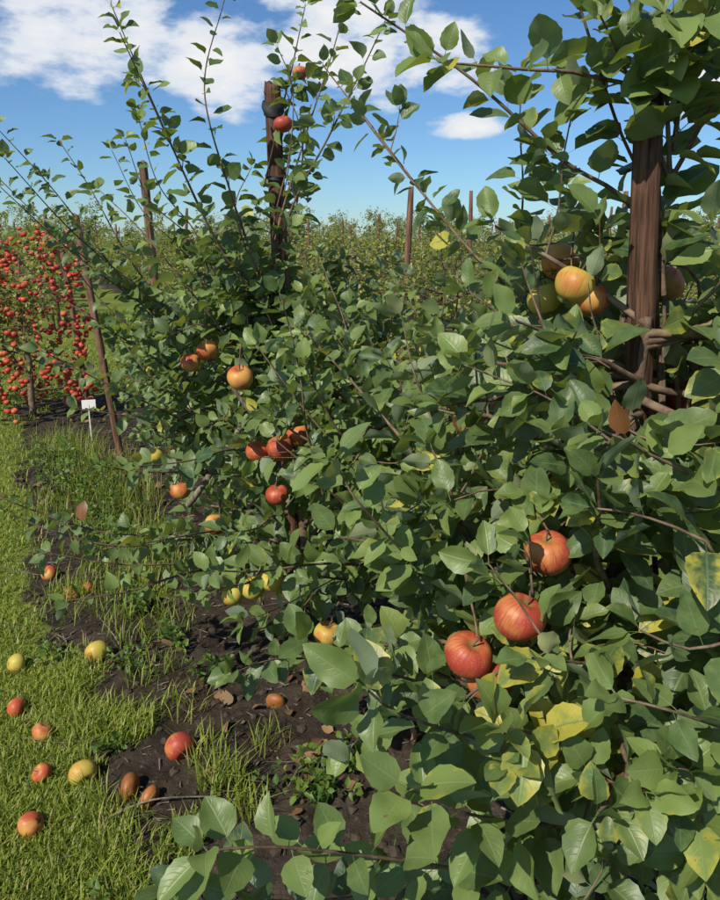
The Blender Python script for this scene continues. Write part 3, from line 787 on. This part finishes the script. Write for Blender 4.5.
# ------------------------------------------------------------ RED FRUITED TREE
def red_tree():
    x, y = -3.05, 6.55
    e = empty('red_apple_tree')
    F = Foliage()
    grow_tree(F, x, y, 1.5, 24, 0.6, 77, 0.06, zlo=0.15, yel=0.2, lat=0.09, spacing=0.035, upshoots=6)
    grow_tree(F, x-0.7, y+0.5, 1.6, 18, 0.6, 78, 0.06, zlo=0.15, yel=0.2, lat=0.09, spacing=0.035, upshoots=6)
    F.build('red_apple_tree', e, T_MID, M_LEAF_FAR_SUNLIT, M_TWIG, None, False)
    base = apple_mesh('tmp', A_BRIGHT, 0.027, 0.9, 10, 7, 3, stem=False)
    n = len(base.vertices); co = np.zeros(n*3, np.float32); base.vertices.foreach_get('co', co); co = co.reshape(-1, 3)
    fc = np.array([list(p.vertices) for p in base.polygons])
    V = []; G = []
    random.seed(9); k = 0
    cl = []
    for i in range(240):
        a = random.uniform(0, 6.28); zz = random.uniform(0.12, 1.62); R = (0.68-0.18*(zz/1.6)**2)*random.uniform(0.5, 1.0)
        cxx = random.choice([0, 0, 1])
        cl.append(Vector((x-0.7*cxx+R*math.cos(a), y+0.5*cxx+R*math.sin(a), zz)))
    for c in cl:
        for j in range(random.randint(2, 6)):
            p = c+Vector((random.gauss(0, 0.03), random.gauss(0, 0.03), random.gauss(0, 0.06))); sc = random.uniform(0.75, 1.15)
            M = Matrix.Rotation(random.uniform(-0.6, 0.6), 3, 'X') @ Matrix.Rotation(random.uniform(0, 6), 3, 'Z')
            V.append((co@np.array(M).T)*sc+np.array(p)); G.append(fc+k*n); k += 1
    add_obj('apples', mesh_np('red_apples', np.concatenate(V), np.concatenate(G), [A_BRIGHT, M_TWIG]), e)
red_tree()

def label():
    x, y = -2.22, 5.75
    e = empty('plant_label_sign', (x, y, 0)); e.rotation_euler = (0, 0, 0.3)
    F = Foliage(); F.tube([(0, 0, -0.05), (0, 0, 0.2), (0.002, 0, 0.30)], 0.007, 0.006, 8)
    add_obj('stem', mesh_np('label_stem', F.wv, F.wf, [M_LABEL]), e)
    import bmesh
    bm = bmesh.new(); bmesh.ops.create_cube(bm, size=1.0)
    for v in bm.verts: v.co = Vector((v.co.x*0.11, v.co.y*0.006-0.011, v.co.z*0.075+0.30)); 
    bmesh.ops.bevel(bm, geom=bm.edges[:], offset=0.0025, segments=2, affect='EDGES')
    me = bpy.data.meshes.new('label_plate'); bm.to_mesh(me); bm.free(); me.materials.append(M_LABEL)
    o = add_obj('plate', me, e); o.rotation_euler = (-0.25, 0, 0)
label()

# ------------------------------------------------------------ DISTANT ROWS
def variant(seed, H, nb, reach, T, size, spacing, lat, mat):
    F = Foliage(); grow_tree(F, 0, 0, H, nb, reach, seed, size, zlo=0.2, yel=0.2, lat=lat, spacing=spacing, upshoots=9, sides=4)
    return mesh_np('orchard_wood', F.wv, F.wf, [M_TWIG]), F.leaf_mesh('orchard_leaves', T, mat)
NEARV = [variant(200+i, 1.55, 24, 0.78, T_LOW, 0.076, 0.032, 0.09, M_LEAF_FAR_SUNLIT) for i in range(3)]
FARV = [variant(300+i, 1.65, 18, 0.74, T_LOW, 0.105, 0.05, 0.12, M_LEAF_FAR_SUNLIT) for i in range(4)]
rows = empty('orchard_rows')
random.seed(42)
post_me = None
def far_stake(x, y, h, par):
    global post_me
    if post_me is None:
        V = []; F = []; ns = 10
        for i in range(9):
            for k in range(ns):
                a = 2*math.pi*k/ns; rr = 0.036*(1+0.12*math.sin(k*2.1+i*1.3))*(0.85 if i == 8 else 1)
                V.append((rr*math.cos(a), rr*math.sin(a), i/8))
        for i in range(8):
            for k in range(ns): F.append((i*ns+k, i*ns+(k+1) % ns, (i+1)*ns+(k+1) % ns, (i+1)*ns+k))
        for k in range(4): F.append((8*ns+k, 8*ns+k+1, 8*ns+8-k, 8*ns+9-k))
        post_me = mesh_np('row_stake', V, F, [M_STAKE2])
    o = add_obj('stake', post_me, par, (x, y, -0.05)); o.scale = (1, 1, h)
    o.rotation_euler = (random.gauss(0, 0.03), random.gauss(0, 0.03), random.uniform(0, 6))
def put_tree(x, y, V, sc, par):
    w, l = random.choice(V)
    rz = random.uniform(0, 6.28); s3 = (sc*random.uniform(0.9, 1.1), sc*random.uniform(0.9, 1.1), sc*random.uniform(0.85, 1.12))
    for nm, me in (('wood', w), ('leaves', l)):
        if nm == 'wood' and y > 18: continue
        o = add_obj(nm, me, par, (x, y, 0)); o.rotation_euler = (0, 0, rz); o.scale = s3
for k in range(1, 18):
    s = -0.5 + random.random()
    i = 0
    while s < 55:
        x, y = xy(s, k*ROW)
        s += 1.2 if y < 20 else 1.7
        i += 1
        if y < 1 or x > 0.62*y+2 or x < -0.7*y-3 or y > 52: continue
        put_tree(x+random.gauss(0, .06), y+random.gauss(0, .06), NEARV if (k <= 2 and y < 12) else FARV, random.uniform(0.88, 1.08), rows)
        if i % 3 == 0: far_stake(x+0.1, y, random.uniform(2.1, 2.5), rows)
for s0, q0, s1 in ((13, 0, 48), (1.5, -ROW-0.25, 40), (13, -ROW*2, 40)):
    s = s0
    while s < s1:
        x, y = xy(s, q0); s += 1.5
        put_tree(x, y, FARV, random.uniform(0.85, 1.05), rows)
        if random.random() < 0.3: far_stake(x+0.1, y, random.uniform(1.8, 2.3), rows)
belt = empty('distant_treeline')
for i in range(110):
    a = random.uniform(-0.62, 0.62); r = random.uniform(65, 95)
    put_tree(r*math.sin(a), r*math.cos(a), FARV, random.uniform(1.6, 2.4) if random.random() < 0.92 else random.uniform(2.6, 3.4), belt)

# ------------------------------------------------------------ SKY
sun_el = math.radians(45); sun_rot = math.radians(216)
w = bpy.data.worlds.new('World'); scene.world = w; w.use_nodes = True
nt = w.node_tree; nt.nodes.clear()
sky = nd(nt, 'ShaderNodeTexSky', sky_type='NISHITA'); sky.sun_disc = False
sky.sun_elevation = sun_el; sky.sun_rotation = sun_rot; sky.air_density = 1.0; sky.dust_density = 0.2; sky.ozone_density = 3.0
bg = nd(nt, 'ShaderNodeBackground'); bg.inputs[1].default_value = 0.10
nt.links.new(mix(nt, 1.0, sky.outputs[0], (0.64, 0.88, 1.12), 'MULTIPLY'), bg.inputs[0])
tc = nd(nt, 'ShaderNodeTexCoord')
sx = nd(nt, 'ShaderNodeSeparateXYZ'); nt.links.new(tc.outputs['Generated'], sx.inputs[0])
az = math_(nt, 'ARCTAN2', sx.outputs[0], sx.outputs[1])
cv = nd(nt, 'ShaderNodeCombineXYZ')
nt.links.new(az, cv.inputs[0]); nt.links.new(sx.outputs[2], cv.inputs[1])
cn = noise_(nt, mapping(nt, cv.outputs[0], (8.2, 18.0, 1.0)), 1.0, 5, 0.58)
bumps = [(-20, 13.5, 9.5, 4.4), (-10, 12.2, 5, 3.6), (-1, 13.5, 8, 4.4), (5, 12.5, 4.5, 3), (23, 10.5, 6, 2.6), (7.5, 7.9, 3.2, 0.9), (80, 24, 60, 10), (-110, 24, 60, 10)]
best = None
for (a0, e0, ra, re) in bumps:
    k = math.pi/180
    vm = nd(nt, 'ShaderNodeVectorMath', operation='SUBTRACT'); nt.links.new(cv.outputs[0], vm.inputs[0]); vm.inputs[1].default_value = (a0*k, math.sin(e0*k), 0)
    v2 = nd(nt, 'ShaderNodeVectorMath', operation='MULTIPLY'); nt.links.new(vm.outputs[0], v2.inputs[0]); v2.inputs[1].default_value = (1/(ra*k), 1/(re*k), 0)
    v3 = nd(nt, 'ShaderNodeVectorMath', operation='LENGTH'); nt.links.new(v2.outputs[0], v3.inputs[0])
    v = v3.outputs['Value']
    best = v if best is None else math_(nt, 'MINIMUM', best, v)
best = math_(nt, 'SUBTRACT', 1.0, math_(nt, 'POWER', math_(nt, 'MINIMUM', best, 1.5), 2.0))
dens0 = math_(nt, 'ADD', math_(nt, 'MULTIPLY', best, 0.21), cn)
dens = maprange(nt, dens0, 0.48, 0.67)
shade = maprange(nt, dens0, 0.54, 0.84)
ccol = mix(nt, shade, (0.76, 0.83, 0.93), (1.0, 0.99, 0.97))
cb = nd(nt, 'ShaderNodeBackground'); nt.links.new(ccol, cb.inputs[0]); cb.inputs[1].default_value = 0.93
ms = nd(nt, 'ShaderNodeMixShader'); nt.links.new(math_(nt, 'MULTIPLY', dens, 0.95), ms.inputs[0])
nt.links.new(bg.outputs[0], ms.inputs[1]); nt.links.new(cb.outputs[0], ms.inputs[2])
wo = nd(nt, 'ShaderNodeOutputWorld'); nt.links.new(ms.outputs[0], wo.inputs[0])

sd = Vector((math.sin(sun_rot)*math.cos(sun_el), math.cos(sun_rot)*math.cos(sun_el), math.sin(sun_el)))
L = bpy.data.lights.new('sun', 'SUN'); L.energy = 5.0; L.angle = math.radians(0.5); L.color = (1.0, 0.93, 0.80)
lo = bpy.data.objects.new('sun', L); COL.objects.link(lo); lo.rotation_mode = 'QUATERNION'; lo.rotation_quaternion = sd.to_track_quat('Z', 'Y')
lo.location = (-3, -5, 8)

cam = bpy.data.cameras.new('camera'); co = bpy.data.objects.new('camera', cam); COL.objects.link(co)
co.location = (0, 0, 1.6); co.rotation_euler = (math.radians(90-16.3), 0, 0)
cam.sensor_fit = 'HORIZONTAL'; cam.sensor_width = 36; cam.lens = 36; cam.clip_end = 3000; cam.clip_start = 0.05
scene.camera = co
scene.view_settings.view_transform = 'Standard'; scene.view_settings.look = 'None'; scene.view_settings.exposure = 0
